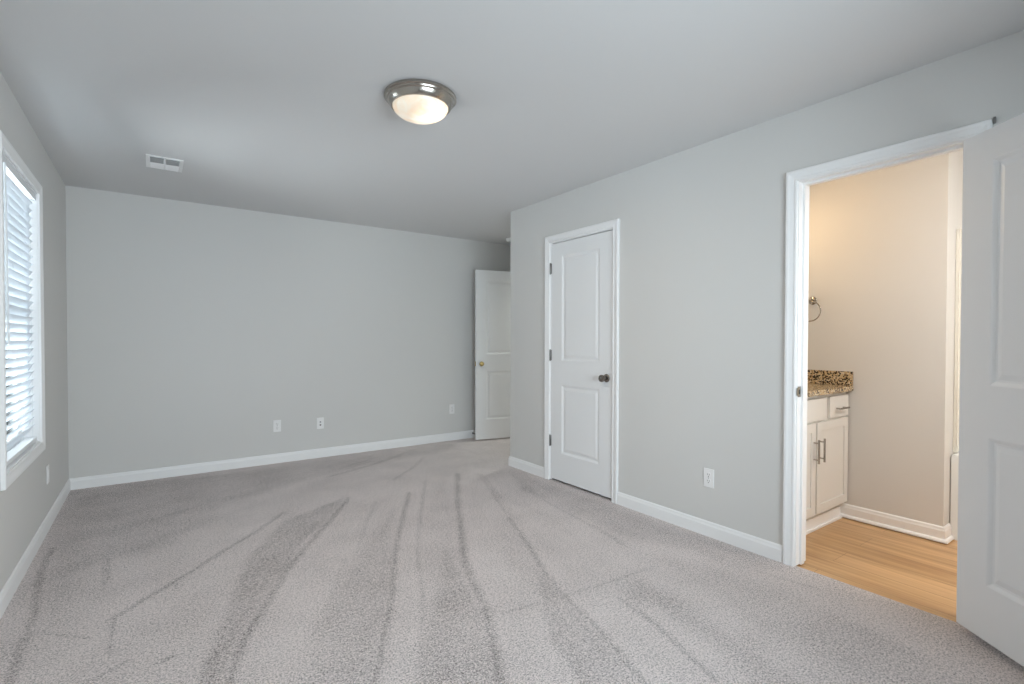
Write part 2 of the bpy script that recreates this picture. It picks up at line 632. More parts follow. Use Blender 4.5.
MARK_LINES = [
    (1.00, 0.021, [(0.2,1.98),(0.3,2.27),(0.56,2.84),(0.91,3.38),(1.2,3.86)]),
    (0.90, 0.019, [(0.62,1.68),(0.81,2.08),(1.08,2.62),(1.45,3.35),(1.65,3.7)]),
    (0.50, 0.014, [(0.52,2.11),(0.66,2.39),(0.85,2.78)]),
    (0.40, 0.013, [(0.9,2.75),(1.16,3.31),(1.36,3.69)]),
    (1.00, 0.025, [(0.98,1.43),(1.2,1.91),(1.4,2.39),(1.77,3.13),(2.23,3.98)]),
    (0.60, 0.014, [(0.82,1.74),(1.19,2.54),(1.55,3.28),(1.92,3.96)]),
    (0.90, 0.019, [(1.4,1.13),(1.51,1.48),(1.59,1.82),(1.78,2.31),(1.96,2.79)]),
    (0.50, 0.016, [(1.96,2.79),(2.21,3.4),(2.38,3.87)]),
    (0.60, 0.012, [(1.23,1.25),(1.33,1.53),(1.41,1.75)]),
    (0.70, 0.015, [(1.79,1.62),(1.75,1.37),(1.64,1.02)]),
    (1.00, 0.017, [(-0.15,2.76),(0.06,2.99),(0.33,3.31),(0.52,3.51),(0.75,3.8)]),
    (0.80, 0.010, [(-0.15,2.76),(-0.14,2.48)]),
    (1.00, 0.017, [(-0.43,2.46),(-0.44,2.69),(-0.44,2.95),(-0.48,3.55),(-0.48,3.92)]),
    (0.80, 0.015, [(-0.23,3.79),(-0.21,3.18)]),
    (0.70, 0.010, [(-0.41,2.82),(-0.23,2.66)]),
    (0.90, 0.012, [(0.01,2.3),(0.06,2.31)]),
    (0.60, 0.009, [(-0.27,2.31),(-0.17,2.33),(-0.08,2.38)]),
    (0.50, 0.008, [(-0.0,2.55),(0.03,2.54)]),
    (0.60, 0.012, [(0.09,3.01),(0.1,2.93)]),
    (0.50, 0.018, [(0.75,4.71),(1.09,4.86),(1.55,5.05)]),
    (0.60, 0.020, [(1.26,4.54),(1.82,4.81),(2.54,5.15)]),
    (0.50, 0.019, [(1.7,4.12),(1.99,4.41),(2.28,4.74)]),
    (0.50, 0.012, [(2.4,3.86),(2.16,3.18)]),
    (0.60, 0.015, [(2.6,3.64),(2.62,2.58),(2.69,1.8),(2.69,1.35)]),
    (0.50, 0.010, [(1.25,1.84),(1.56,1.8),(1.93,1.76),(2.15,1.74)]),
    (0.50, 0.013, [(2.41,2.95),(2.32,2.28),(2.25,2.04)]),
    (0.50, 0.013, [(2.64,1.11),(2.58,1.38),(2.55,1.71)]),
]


# ------------------------------------------------------------------ structure: floor, ceiling, walls
def dist_seg(PX, PY, a, b):
    ax, ay = a
    bx, by = b
    dx, dy = bx - ax, by - ay
    L = dx * dx + dy * dy + 1e-12
    tt = np.clip(((PX - ax) * dx + (PY - ay) * dy) / L, 0, 1)
    return np.hypot(PX - ax - tt * dx, PY - ay - tt * dy), tt


def inside(PX, PY, poly):
    r = np.zeros(PX.shape, bool)
    n = len(poly)
    for i in range(n):
        x1, y1 = poly[i]
        x2, y2 = poly[(i + 1) % n]
        if y1 == y2:
            continue
        c = ((y1 > PY) != (y2 > PY)) & (PX < (x2 - x1) * (PY - y1) / (y2 - y1) + x1)
        r ^= c
    return r


def carpet():
    # the vacuumed pile: a fine grid carrying how far the pile leans away at each spot
    x0, x1, y0, y1, st = XL, 2.815, YF, YB, 0.0125
    nx, ny = int(round((x1 - x0) / st)), int(round((y1 - y0) / st))
    gx, gy = np.linspace(x0, x1, nx + 1), np.linspace(y0, y1, ny + 1)
    PX, PY = np.meshgrid(gx, gy)
    rng = np.random.RandomState(4)
    # smooth wobble so that the edges of the strokes are not ruler straight
    WX = 0.010 * np.sin(PX * 5 + 1.3 * np.sin(PY * 3)) + 0.002 * np.sin(PY * 31 + PX * 17)
    WY = 0.010 * np.sin(PY * 4 + 1.1 * np.sin(PX * 5)) + 0.002 * np.sin(PX * 29 - PY * 13)
    QX, QY = PX + WX, PY + WY
    A = np.zeros(PX.shape)
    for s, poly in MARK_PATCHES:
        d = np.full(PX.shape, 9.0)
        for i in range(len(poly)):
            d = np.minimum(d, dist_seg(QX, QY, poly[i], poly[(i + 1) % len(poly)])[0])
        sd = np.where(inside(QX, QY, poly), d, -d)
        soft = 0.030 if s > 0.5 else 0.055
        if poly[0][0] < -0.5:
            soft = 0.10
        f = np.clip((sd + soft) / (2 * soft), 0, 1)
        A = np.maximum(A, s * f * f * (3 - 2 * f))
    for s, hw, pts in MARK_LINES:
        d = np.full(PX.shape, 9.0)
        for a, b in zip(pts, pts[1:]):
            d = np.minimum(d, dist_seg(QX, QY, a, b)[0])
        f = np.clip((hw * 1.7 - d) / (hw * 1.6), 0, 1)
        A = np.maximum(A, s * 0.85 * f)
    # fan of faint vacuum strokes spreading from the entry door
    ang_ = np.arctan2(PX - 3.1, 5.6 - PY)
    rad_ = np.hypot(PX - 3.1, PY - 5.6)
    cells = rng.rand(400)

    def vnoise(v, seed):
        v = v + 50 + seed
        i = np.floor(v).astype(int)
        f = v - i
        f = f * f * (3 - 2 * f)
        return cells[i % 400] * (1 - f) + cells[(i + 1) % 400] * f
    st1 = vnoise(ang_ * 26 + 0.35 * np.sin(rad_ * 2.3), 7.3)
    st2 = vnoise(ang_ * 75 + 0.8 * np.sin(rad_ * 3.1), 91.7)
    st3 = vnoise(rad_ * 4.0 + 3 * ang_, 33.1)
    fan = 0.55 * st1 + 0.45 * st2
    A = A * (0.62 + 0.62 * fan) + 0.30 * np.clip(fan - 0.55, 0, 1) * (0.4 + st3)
    verts = np.stack([PX.ravel(), PY.ravel(), np.zeros(PX.size)], 1)
    idx = np.arange((nx + 1) * (ny + 1)).reshape(ny + 1, nx + 1)
    q = np.stack([idx[:-1, :-1].ravel(), idx[:-1, 1:].ravel(), idx[1:, 1:].ravel(), idx[1:, :-1].ravel()], 1)
    # thickness: a skirt and an underside so that it is a slab
    me = bpy.data.meshes.new('floor')
    nv = len(verts)
    bot = np.array([(x0, y0, -0.03), (x1, y0, -0.03), (x1, y1, -0.03), (x0, y1, -0.03)])
    faces = q.tolist()
    rim = [list(idx[0, :]), list(idx[:, -1]), list(idx[-1, ::-1]), list(idx[::-1, 0])]
    for k, r in enumerate(rim):
        a, b = nv + k, nv + (k + 1) % 4
        faces.append([a, b] + [int(v) for v in r[::-1]])
    faces.append([nv + 3, nv + 2, nv + 1, nv])
    me.from_pydata(np.vstack([verts, bot]).tolist(), [], faces)
    me.update()
    at = me.attributes.new('pile_lean', 'FLOAT', 'POINT')
    at.data.foreach_set('value', np.concatenate([A.ravel(), np.zeros(4)]).astype(np.float32))
    me.materials.append(M['carpet'])
    o = bpy.data.objects.new('floor', me)
    COL.objects.link(o)
    o['kind'] = 'structure'
    tag(o, 'greige cut pile carpet with vacuum tracks over the bedroom', 'carpet')
    return o


carpet()
tag(boxes('floor', [(2.815, XB + T, 3.95, YB, -0.03, 0.0)], 'carpet', kind='structure'), 'carpet running into the alcove by the open entry door', 'carpet')
tag(boxes('floor', [(XB + T, 5.0, 4.0, YB, -0.03, 0.0)], 'carpet', kind='structure'), 'hall carpet beyond the entry door', 'carpet')
tag(boxes('floor', [(2.815, XB, 2.15, 3.95, -0.03, -0.0005)], 'carpet', kind='structure'), 'carpet inside the closet', 'carpet')
tag(boxes('floor', [(2.815, 4.87, -0.70, 2.15, -0.03, -0.006)], 'plank', kind='structure'), 'honey oak plank floor of the bathroom', 'floor')
tag(boxes('ceiling', [(XL - 0.15, 5.10, YF - 0.15, YB + 0.15, H, H + 0.10)], 'ceiling', kind='structure'), 'flat light grey painted ceiling', 'ceiling')

wall('wall_left', 'x', XL - 0.15, XL, YF - 0.15, YB + 0.15,
     [(WIN1[0], WIN1[1], WIN1[2], WIN1[3])], 'wall', 'light grey window wall on the left')
wall('wall_back', 'y', YB, YB + 0.15, XL, 5.10, [], 'wall', 'long light grey wall at the far end')
wall('wall_front', 'y', YF - 0.15, YF, XL, XR + T, [(FILL_WIN[0], FILL_WIN[1], FILL_WIN[2], FILL_WIN[3])], 'wall', 'wall behind the camera')
CL = (2.628, 3.350)      # closet opening in y
BA = (0.606, 1.299)      # bathroom opening in y
wall('wall_right', 'x', XR, XR + T, YF, YE, [(BA[0] - 0.018, BA[1] + 0.018, 0, 2.075), (CL[0] - 0.018, CL[1] + 0.018, 0, 2.062)], 'wall',
     'light grey wall on the right with the closet door and bathroom doorway')
wall('wall_alcove', 'y', YE - T, YE, XR + T, XB, [], 'wall', 'alcove side wall behind the corner')
EN = (4.235, 5.005)
wall('wall_hall', 'x', XB, XB + T, 2.15, YB, [(EN[0] - 0.018, EN[1] + 0.018, 0, 2.075)], 'wall', 'alcove wall holding the entry doorway')
boxes('wall_hall', [(5.0, 5.1, 4.0, YB, 0, H), (XB + T, 5.1, 3.9, 4.0, 0, H)], 'wall', kind='structure')
# bathroom shell
wall('wall_bathroom', 'x', XB, XB + T, 0.945, 2.15, [], 'bath_wall', 'warm lit bathroom wall beside the vanity')
wall('wall_bathroom', 'y', 0.945, 1.06, XB + T, 4.87, [], 'bath_wall', 'wall at the end of the tub')
wall('wall_bathroom', 'x', 4.75, 4.87, -0.70, 0.945, [], 'bath_wall', 'wall behind the tub')
wall('wall_bathroom', 'y', -0.70, -0.60, XR + T, 4.75, [], 'bath_wall', 'bathroom wall hidden by the open door')
wall('wall_bathroom', 'y', 2.03, 2.15, XR + T, XB, [], 'bath_wall', 'wall behind the vanity')

# baseboards (room on the left of the travel direction)
baseboard('baseboard_back', [(3.87, YB), (XL, YB), (XL, YF + 0.0)], label='white baseboard along the far and window walls')
baseboard('baseboard_right', [(XR, CL[1] + 0.066), (XR, YE), (XB, YE)][::1] and [(XR, CL[1] + 0.066), (XR, YE), (XB - 0.02, YE)], label='white baseboard wrapping the corner by the closet')
baseboard('baseboard_right', [(XR, BA[1] + 0.066), (XR, CL[0] - 0.066)], label='white baseboard between closet and bathroom doorway')
baseboard('baseboard_right', [(XR, YF), (XR, BA[0] - 0.066)], label='white baseboard behind the open bathroom door')
baseboard('baseboard_bathroom', [(XB + 0.108, 0.945), (XB, 0.945), (XB, 1.520)], shoe=True, label='white baseboard with shoe moulding in the bathroom')


# ------------------------------------------------------------------ door frames and casings
def door_frame(name, x0, x1, y0, y1, z1, stop_x, label):
    """jambs lining an opening in a wall that runs in y, with stops."""
    bm = bmesh.new()
    j = 0.018
    box(bm, x0, x1, y0 - j, y0, 0.004, z1)
    box(bm, x0, x1, y1, y1 + j, 0.004, z1)
    box(bm, x0, x1, y0 - j, y1 + j, z1, z1 + j)
    s = 0.011
    sx0, sx1 = stop_x, stop_x + 0.034
    box(bm, sx0, sx1, y0, y0 + s, 0.004, z1 - s)
    box(bm, sx0, sx1, y1 - s, y1, 0.004, z1 - s)
    box(bm, sx0, sx1, y0, y1, z1 - s, z1)
    o = obj(name, bm, 'trim', kind='structure')
    return tag(o, label, 'door frame')


f_cl = door_frame('trim_1', XR, XR + T, CL[0], CL[1], 2.044, XR + 0.042, 'white jamb of the closet door')
c_cl = casing('casing', (XR, 0, 0), (0, 1, 0), (-1, 0, 0), CL[0] - 0.006, CL[1] + 0.006, 0.0, 2.050, parent=f_cl)
f_ba = door_frame('trim_2', XR, XR + T, BA[0], BA[1], 2.057, XR + 0.040, 'white jamb of the bathroom doorway')
casing('casing', (XR, 0, 0), (0, 1, 0), (-1, 0, 0), BA[0] - 0.005, BA[1] + 0.005, 0.0, 2.062, parent=f_ba)
casing('casing', (XR + T, 0, 0), (0, 1, 0), (1, 0, 0), BA[0] - 0.005, BA[1] + 0.005, 0.0, 2.062, parent=f_ba)
# strike plate on the jamb
bm = bmesh.new()
box(bm, XR + 0.002, XR + 0.034, BA[1] - 0.0025, BA[1] - 0.0002, 0.912, 0.968)
box(bm, XR - 0.004, XR + 0.006, BA[1] - 0.0030, BA[1] + 0.0020, 0.920, 0.960)
sp = obj('strike_plate', bm, 'nickel', f_ba)
bm = bmesh.new()
box(bm, XR + 0.012, XR + 0.024, BA[1] - 0.0034, BA[1] - 0.0024, 0.928, 0.952)
obj('strike_hole', bm, 'dark', sp)
f_en = door_frame('trim_3', XB, XB + T, EN[0], EN[1], 2.057, XB + 0.040, 'white jamb of the entry doorway')
casing('casing', (XB, 0, 0), (0, 1, 0), (-1, 0, 0), EN[0] - 0.005, EN[1] + 0.005, 0.0, 2.062, parent=f_en)
# wooden carpet edge strip in the bathroom doorway

# ------------------------------------------------------------------ doors
# closet door, shut
d1 = empty('door_1', (XR + 0.004, CL[1] - 0.003, 0), -math.pi / 2, kind='structure', label='closed white two panel closet door', cat='door')
# local x -> world -y, local y -> world +x ; leaf front must face -x, so flip
d1.rotation_euler = (0, 0, -math.pi / 2)
W1 = CL[1] - CL[0] - 0.006
bm = door_leaf_bm(W1, 0.020, 2.037, 0.035)
bmesh.ops.translate(bm, vec=(0, 0.035, 0), verts=bm.verts)
obj('leaf', bm, 'door', d1, bevel=0.0015)
bmk = bmesh.new()
prof = [(0.0, 0.0), (0.032, 0.0), (0.032, 0.004), (0.027, 0.009), (0.014, 0.012), (0.012, 0.028), (0.018, 0.034),
        (0.026, 0.042), (0.0285, 0.052), (0.026, 0.062), (0.016, 0.069), (0.0, 0.071)]
lathe(bmk, prof, (W1 - 0.060, 0.0, 0.925), (0, -1, 0), 28, cap=False)
tag(obj('door_knob', bmk, 'dark_nickel', d1, smooth=40), 'dark satin nickel round knob')
for z in (0.345, 1.083, 1.828):
    hb = bmesh.new()
    lathe(hb, [(0.0, -0.050), (0.004, -0.049), (0.0065, -0.044), (0.0065, 0.044), (0.004, 0.049), (0.0, 0.050)], (-0.0025, -0.0075, z), seg=14, cap=False)
    box(hb, -0.010, 0.009, -0.0042, -0.0008, z - 0.044, z + 0.044)
    obj('hinge', hb, 'hinge', d1, smooth=40)

# bathroom door, swung open towards the camera. Local x along leaf, local y towards the visible face.
TH = math.radians(142)
ldir = Vector((-math.sin(TH), math.cos(TH), 0))
d2 = empty('door_2', (2.783, 0.604, 0), math.atan2(ldir.y, ldir.x), kind='structure', label='wide open white two panel door hinged to the bathroom doorway', cat='door')
bm = door_leaf_bm(0.680, 0.031, 2.047, 0.035)
# visible face normal (-.788,.616) is the local -y side
obj('leaf', bm, 'door', d2, loc=(0.006, -0.004, 0), bevel=0.0015)
knob(d2, 0.680 - 0.055, 0.925, 0.035, 'nickel')
for z in (0.345, 1.083, 1.828):
    hb = bmesh.new()
    lathe(hb, [(0.0, -0.050), (0.004, -0.049), (0.0065, -0.044), (0.0065, 0.044), (0.004, 0.049), (0.0, 0.050)], (0.0, 0.003, z), seg=14, cap=False)
    box(hb, 0.003, 0.0055, -0.034, 0.0, z - 0.044, z + 0.044)
    obj('hinge', hb, 'hinge', d2, smooth=40)

# entry door, open against the far wall
ed = Vector((3.150, 5.150, 0)) - Vector((3.860, 4.995, 0))
d3 = empty('door_3', (3.860, 4.995, 0), math.atan2(ed.y, ed.x), kind='structure', label='open white two panel entry door with brass knob by the far wall', cat='door')
bm = door_leaf_bm(0.730, 0.014, 2.047, 0.035, stile=0.130)
obj('leaf', bm, 'door', d3, loc=(0.006, 0.0175, 0), bevel=0.0015)
tag(knob(d3, 0.730 - 0.054, 0.925, 0.035, 'brass'), 'brass round knob')
boxes('latch_plate', [(0.736, 0.7385, -0.012, 0.012, 0.897, 0.953)], 'brass', parent=d3)
for z in (0.345, 1.083, 1.828):
    hb = bmesh.new()
    lathe(hb, [(0.0, -0.050), (0.004, -0.049), (0.0065, -0.044), (0.0065, 0.044), (0.004, 0.049), (0.0, 0.050)], (0.0, -0.005, z), seg=14, cap=False)
    obj('hinge', hb, 'hinge', d3, smooth=40)

# small spring door stop on the far baseboard
ds = empty('door_stop', (3.215, YB - 0.013, 0.056), label='small spring door stop on the far baseboard beside the entry door', cat='door stop')
bm = bmesh.new()
lathe(bm, [(0.0, 0), (0.011, 0.0), (0.011, 0.003), (0.006, 0.007), (0.0, 0.007)], (0, 0, 0), (0, -1, 0), 20, cap=False)
obj('base', bm, 'hinge', ds, smooth=40)
bm = bmesh.new()
tube(bm, [(0.005 * math.cos(k * 0.8), -0.006 - 0.0007 * k, 0.005 * math.sin(k * 0.8)) for k in range(84)], 0.0011, 6)
obj('spring', bm, 'nickel', ds, smooth=60)
bm = bmesh.new()
lathe(bm, [(0.0, 0.062), (0.0075, 0.062), (0.0085, 0.068), (0.007, 0.076), (0.0, 0.078)], (0, 0, 0), (0, -1, 0), 20, cap=False)
obj('bumper', bm, 'plastic', ds, smooth=40)

# little dark peg over the corner of the bathroom casing
bm = bmesh.new()
lathe(bm, [(0.0, -0.014), (0.004, -0.013), (0.0055, -0.006), (0.0055, 0.006), (0.004, 0.013), (0.0, 0.014)], (XR - 0.0085, 0.537, 2.113), (0, 0, 1), 16, cap=False)
tag(obj('metal_peg', bm, 'hinge', smooth=40), 'tiny dark metal peg on the wall just above the open bathroom door', 'peg')


# ------------------------------------------------------------------ windows
def window(name, W, plane_axis, label, blinds_label=None):
    """double hung vinyl window set in the outer part of the wall; local x along the wall, local y into the room."""
    s0, s1, z0, z1 = W
    if plane_axis == 'left':
        root = empty(name, (XL, s1, 0), -math.pi / 2, kind='structure', label=label, cat='window')
    else:
        root = empty(name, (s0, YF, 0), 0.0, kind='structure', label=label, cat='window')
    w = s1 - s0
    fr = 0.035
    bm = bmesh.new()
    y0, y1 = -0.148, -0.085
    for b in ((0.001, w - 0.001, y0, y1, z0 + 0.001, z0 + fr), (0.001, w - 0.001, y0, y1, z1 - fr, z1 - 0.001), (0.001, fr, y0, y1, z0 + fr, z1 - fr), (w - fr, w - 0.001, y0, y1, z0 + fr, z1 - fr)):
        box(bm, *b)
    obj('window_frame', bm, 'vinyl', root, bevel=0.002)
    zm = (z0 + z1) / 2
    for (a, b, ya) in ((z0 + fr, zm + 0.018, -0.112), (zm - 0.018, z1 - fr, -0.140)):
        bm = bmesh.new()
        r = 0.034
        x0, x1 = fr + 0.001, w - fr - 0.001
        for q in ((x0, x1, ya, ya + 0.025, a, a + r), (x0, x1, ya, ya + 0.025, b - r, b), (x0, x0 + r, ya, ya + 0.025, a + r, b - r), (x1 - r, x1, ya, ya + 0.025, a + r, b - r)):
            box(bm, *q)
        sash = obj('sash', bm, 'vinyl', root, bevel=0.002)
        boxes('glass', [(x0 + r, x1 - r, ya + 0.010, ya + 0.014, a + r, b - r)], 'glass', parent=sash)
    # drywall-thickness lining (jamb extension)
    bm = bmesh.new()
    e = 0.010
    for b in ((0.0, w, -0.085, 0.0, z0, z0 + e), (0.0, w, -0.085, 0.0, z1 - e, z1), (0.0, e, -0.085, 0.0, z0 + e, z1 - e), (w - e, w, -0.085, 0.0, z0 + e, z1 - e)):
        box(bm, *b)
    obj('jamb_lining', bm, 'trim', root)
    casing('casing', (0, 0, 0), (1, 0, 0), (0, 1, 0), 0.004, w - 0.004, z0 + 0.004, z1 - 0.004, closed=True, w=0.057, t=0.018, parent=root)
    return root


window('window_1', WIN1, 'left', 'bright double hung window on the left wall behind white blinds')
window('fill_window', FILL_WIN, 'front', 'unseen window added behind the camera for fill light')

# faux wood blind inside the frame of window 1. Local x along the wall (towards the camera), local y into the room
s0, s1, z0, z1 = WIN1
BL = empty('window_blind', (XL, s1, z0), -math.pi / 2, label='white two inch slat blind hanging in the window on the left wall', cat='blind')
w = s1 - s0
e = 0.013
boxes('headrail', [(e, w - e, -0.062, -0.012, z1 - z0 - 0.045, z1 - z0 - 0.0105)], 'vinyl', parent=BL, bevel=0.002)
boxes('valance', [(e, w - e, -0.0115, -0.004, z1 - z0 - 0.050, z1 - z0 - 0.0105)], 'vinyl', parent=BL, bevel=0.002)
bm = bmesh.new()
pitch, n_slat = 0.0455, 32
ang = math.radians(60)
top = z1 - z0 - 0.088
sw = 0.050
for i in range(n_slat):
    zc = top - i * pitch
    if zc < 0.066:
        break
    cs = []
    for k in range(7):
        s = (k / 6.0 - 0.5) * sw
        crown = 0.0022 * (1 - (2 * k / 6.0 - 1) ** 2)
        # room-side edge up
        y = -0.033 + s * math.cos(ang) - crown * math.sin(ang)
        z = zc + s * math.sin(ang) + crown * math.cos(ang)
        cs.append((y, z))
    lo = [(y + 0.0014 * math.sin(ang), z - 0.0014 * math.cos(ang) * 2) for y, z in cs]
    ring = cs + lo[::-1]
    a = [bm.verts.new((e + 0.004, y, z)) for y, z in ring]
    b = [bm.verts.new((w - e - 0.004, y, z)) for y, z in ring]
    m = len(ring)
    for k in range(m):
        j = (k + 1) % m
        bm.faces.new((a[k], a[j], b[j], b[k]))
    bm.faces.new(a[::-1])
    bm.faces.new(b)
slat_end = zc
obj('slats', bm, 'slat', BL, smooth=30)
boxes('bottom_rail', [(e + 0.004, w - e - 0.004, -0.060, -0.012, 0.016, 0.040)], 'vinyl', parent=BL, bevel=0.003)
for xx in (0.11, w - 0.11):
    bm = bmesh.new()
    for yy in (-0.056, -0.016):
        tube(bm, [(xx, yy, 0.038), (xx, yy, z1 - z0 - 0.044)], 0.0011, 6)
    obj('ladder_cord', bm, 'cord', BL)
bm = bmesh.new()
tube(bm, [(w - 0.100, 0.000, z1 - z0 - 0.050), (w - 0.100, 0.006, 0.62)], 0.0045, 8)
lathe(bm, [(0.0, 0.60), (0.0055, 0.602), (0.0065, 0.64), (0.0045, 0.66), (0, 0.662)], (w - 0.100, 0.006, 0), seg=10, cap=False)
obj('tilt_wand', bm, 'cord', BL, smooth=40)

# ------------------------------------------------------------------ ceiling lamp, vent, smoke detector
LX, LY = 1.105, 2.345
lamp = empty('ceiling_lamp', (LX, LY, H), label='round flush mount ceiling lamp with nickel ring and glowing alabaster glass', cat='ceiling lamp')
bm = bmesh.new()
lathe(bm, [(0.0, -0.0005), (0.176, -0.0005), (0.180, -0.006), (0.180, -0.014), (0.172, -0.019), (0.170, -0.025), (0.163, -0.030), (0.160, -0.038),
           (0.152, -0.052), (0.146, -0.058), (0.140, -0.058), (0.139, -0.050), (0.139, -0.040), (0.0, -0.040)], seg=72, cap=False)
tag(obj('metal_ring', bm, 'nickel', lamp, smooth=28), 'stepped satin nickel ring')
bm = bmesh.new()
R = 0.138
lathe(bm, [(R, -0.046)] + [(R * math.cos(a), -0.052 - 0.066 * math.sin(a)) for a in [math.pi / 2 * k / 14 for k in range(0, 14)]] + [(0.0, -0.118)], seg=64, cap=False)
tag(obj('glass_bowl', bm, 'lamp_glass', lamp, smooth=60), 'glowing swirled cream glass bowl')

vent = empty('air_vent', (0.075, 4.270, H), label='white rectangular air register on the ceiling near the window wall', cat='vent')
vw, vd = 0.106, 0.146     # half sizes: x, y
bm = bmesh.new()
for b in ((-vw, vw, -vd, -vd + 0.026, -0.006, -0.0005), (-vw, vw, vd - 0.026, vd, -0.006, -0.0005), (-vw, -vw + 0.024, -vd + 0.026, vd - 0.026, -0.006, -0.0005), (vw - 0.024, vw, -vd + 0.026, vd - 0.026, -0.006, -0.0005),
          (-0.006, 0.006, -vd + 0.026, vd - 0.026, -0.007, -0.0005)):
    box(bm, *b)
obj('register_frame', bm, 'plastic', vent, bevel=0.0015)
bm = bmesh.new()
for hx0, hx1 in ((-vw + 0.024, -0.006), (0.006, vw - 0.024)):
    for k in range(12):
        y = -vd + 0.032 + k * 0.0195
        lo, hi = (0.0, 0.012) if k < 6 else (0.012, 0.0)      # two-way register: near half and far half lean opposite ways
        vs = [bm.verts.new(c) for c in ((hx0, y + lo, -0.012), (hx1, y + lo, -0.012), (hx1, y + hi, -0.0016), (hx0, y + hi, -0.0016),
                                        (hx0, y + lo + 0.0016, -0.012), (hx1, y + lo + 0.0016, -0.012), (hx1, y + hi + 0.0016, -0.0016), (hx0, y + hi + 0.0016, -0.0016))]
        for f in ((0, 1, 2, 3), (7, 6, 5, 4), (0, 4, 5, 1), (1, 5, 6, 2), (2, 6, 7, 3), (3, 7, 4, 0)):
            bm.faces.new([vs[i] for i in f])
obj('louvres', bm, 'plastic', vent)
boxes('dark_backing', [(-vw + 0.024, vw - 0.024, -vd + 0.026, vd - 0.026, -0.0009, -0.0004)], 'grey', parent=vent)  # dark sheet standing in for the shade inside the duct

sd = empty('smoke_detector', (3.545, 4.99, H), label='white smoke detector on the ceiling half hidden by the wall corner', cat='smoke detector')
bm = bmesh.new()
lathe(bm, [(0.0, -0.0005), (0.062, -0.0005), (0.062, -0.010), (0.058, -0.014), (0.056, -0.030), (0.048, -0.038), (0.0, -0.040)], seg=40, cap=False)
obj('housing', bm, 'plastic', sd, smooth=35)
bm = bmesh.new()
lathe(bm, [(0.0, -0.0398), (0.012, -0.0398), (0.011, -0.043), (0.0, -0.0435)], seg=24, cap=False)
obj('test_button', bm, 'grey', sd, smooth=40)


# ------------------------------------------------------------------ wall plates; local x along the wall, local y into the room
def plate(name, loc, rotz, kind_, label, cat):
    root = empty(name, loc, rotz, label=label, cat=cat)
    boxes('cover_plate', [(-0.035, 0.035, 0.0003, 0.006, -0.0575, 0.0575)], 'plastic', parent=root, bevel=0.0025)
    if kind_ == 'duplex':
        for dz in (0.0195, -0.0195):
            bm = bmesh.new()
            lathe(bm, [(0.0, 0.0061), (0.0168, 0.0061), (0.0165, 0.0076), (0.0, 0.0076)], (0, 0, dz), (0, 1, 0), 24, cap=False)
            rc = obj('receptacle', bm, 'plastic', root, smooth=40)
            boxes('slot', [(-0.0078, -0.0058, 0.0074, 0.0079, dz - 0.002, dz + 0.008), (0.0058, 0.0078, 0.0074, 0.0079, dz - 0.001, dz + 0.008),
                           (-0.0022, 0.0022, 0.0074, 0.0079, dz - 0.0115, dz - 0.006)], 'dark', parent=rc)
        bm = bmesh.new()
        lathe(bm, [(0.0, 0.006), (0.003, 0.006), (0.0028, 0.0072), (0.0, 0.0074)], (0, 0, 0), (0, 1, 0), 12, cap=False)
        obj('screw', bm, 'grey', root)
    elif kind_ == 'coax':
        bm = bmesh.new()
        lathe(bm, [(0.0, 0.006), (0.0085, 0.006), (0.0085, 0.009), (0.005, 0.010), (0.0048, 0.018), (0.0, 0.018)], (0, 0, -0.016), (0, 1, 0), 20, cap=False)
        obj('coaxial_jack', bm, 'hinge', root, smooth=40)
        boxes('data_port', [(-0.007, 0.007, 0.0058, 0.0068, 0.008, 0.020)], 'grey', parent=root)
    else:
        boxes('rocker', [(-0.0165, 0.0165, 0.006, 0.0085, -0.033, 0.033)], 'plastic', parent=root, bevel=0.001)
    return root


plate('wall_outlet', (0.985, YB, 0.364), math.pi, 'duplex', 'white duplex outlet low on the far wall, leftmost of its three plates', 'outlet')
plate('coaxial_plate', (1.395, YB, 0.352), math.pi, 'coax', 'white plate with dark cable jack, middle of the far wall', 'outlet')
plate('wall_outlet', (2.927, YB, 0.378), math.pi, 'duplex', 'white outlet on the far wall just left of the open entry door', 'outlet')
plate('wall_outlet', (XR, 1.818, 0.362), math.pi / 2, 'duplex', 'white duplex outlet between closet door and bathroom doorway', 'outlet')
plate('cable_plate', (XL, 4.36, 0.345), -math.pi / 2, 'blank', 'white wall plate seen edge on below the window', 'outlet')

# ------------------------------------------------------------------ bathroom: vanity, counter, tub, towel ring
VX0, VX1, VY, VZ = XR + T + 0.003, XB - 0.003, 1.475, 0.872
van = empty('vanity_cabinet', ((VX0 + VX1) / 2, VY, 0), label='cream painted vanity cabinet with bar pulls inside the bathroom', cat='vanity')
van.location = (0, 0, 0)
boxes('carcass', [(VX0, VX1, VY, 2.028, 0.100, VZ), (VX0, VX1, VY + 0.030, 2.028, -0.005, 0.100)], 'cabinet', parent=van)


def front(name, x0, x1, z0, z1, shaker, y=VY):
    bm = bmesh.new()
    t = 0.019
    if shaker:
        r = 0.055
        for b in ((x0, x1, y - t, y - 0.0005, z0, z0 + r), (x0, x1, y - t, y - 0.0005, z1 - r, z1), (x0, x0 + r, y - t, y - 0.0005, z0 + r, z1 - r), (x1 - r, x1, y - t, y - 0.0005, z0 + r, z1 - r),
                  (x0 + r, x1 - r, y - 0.012, y - 0.0005, z0 + r, z1 - r)):
            box(bm, *b)
    else:
        box(bm, x0, x1, y - t, y - 0.0005, z0, z1)
    return obj(name, bm, 'cabinet', van, bevel=0.0012)


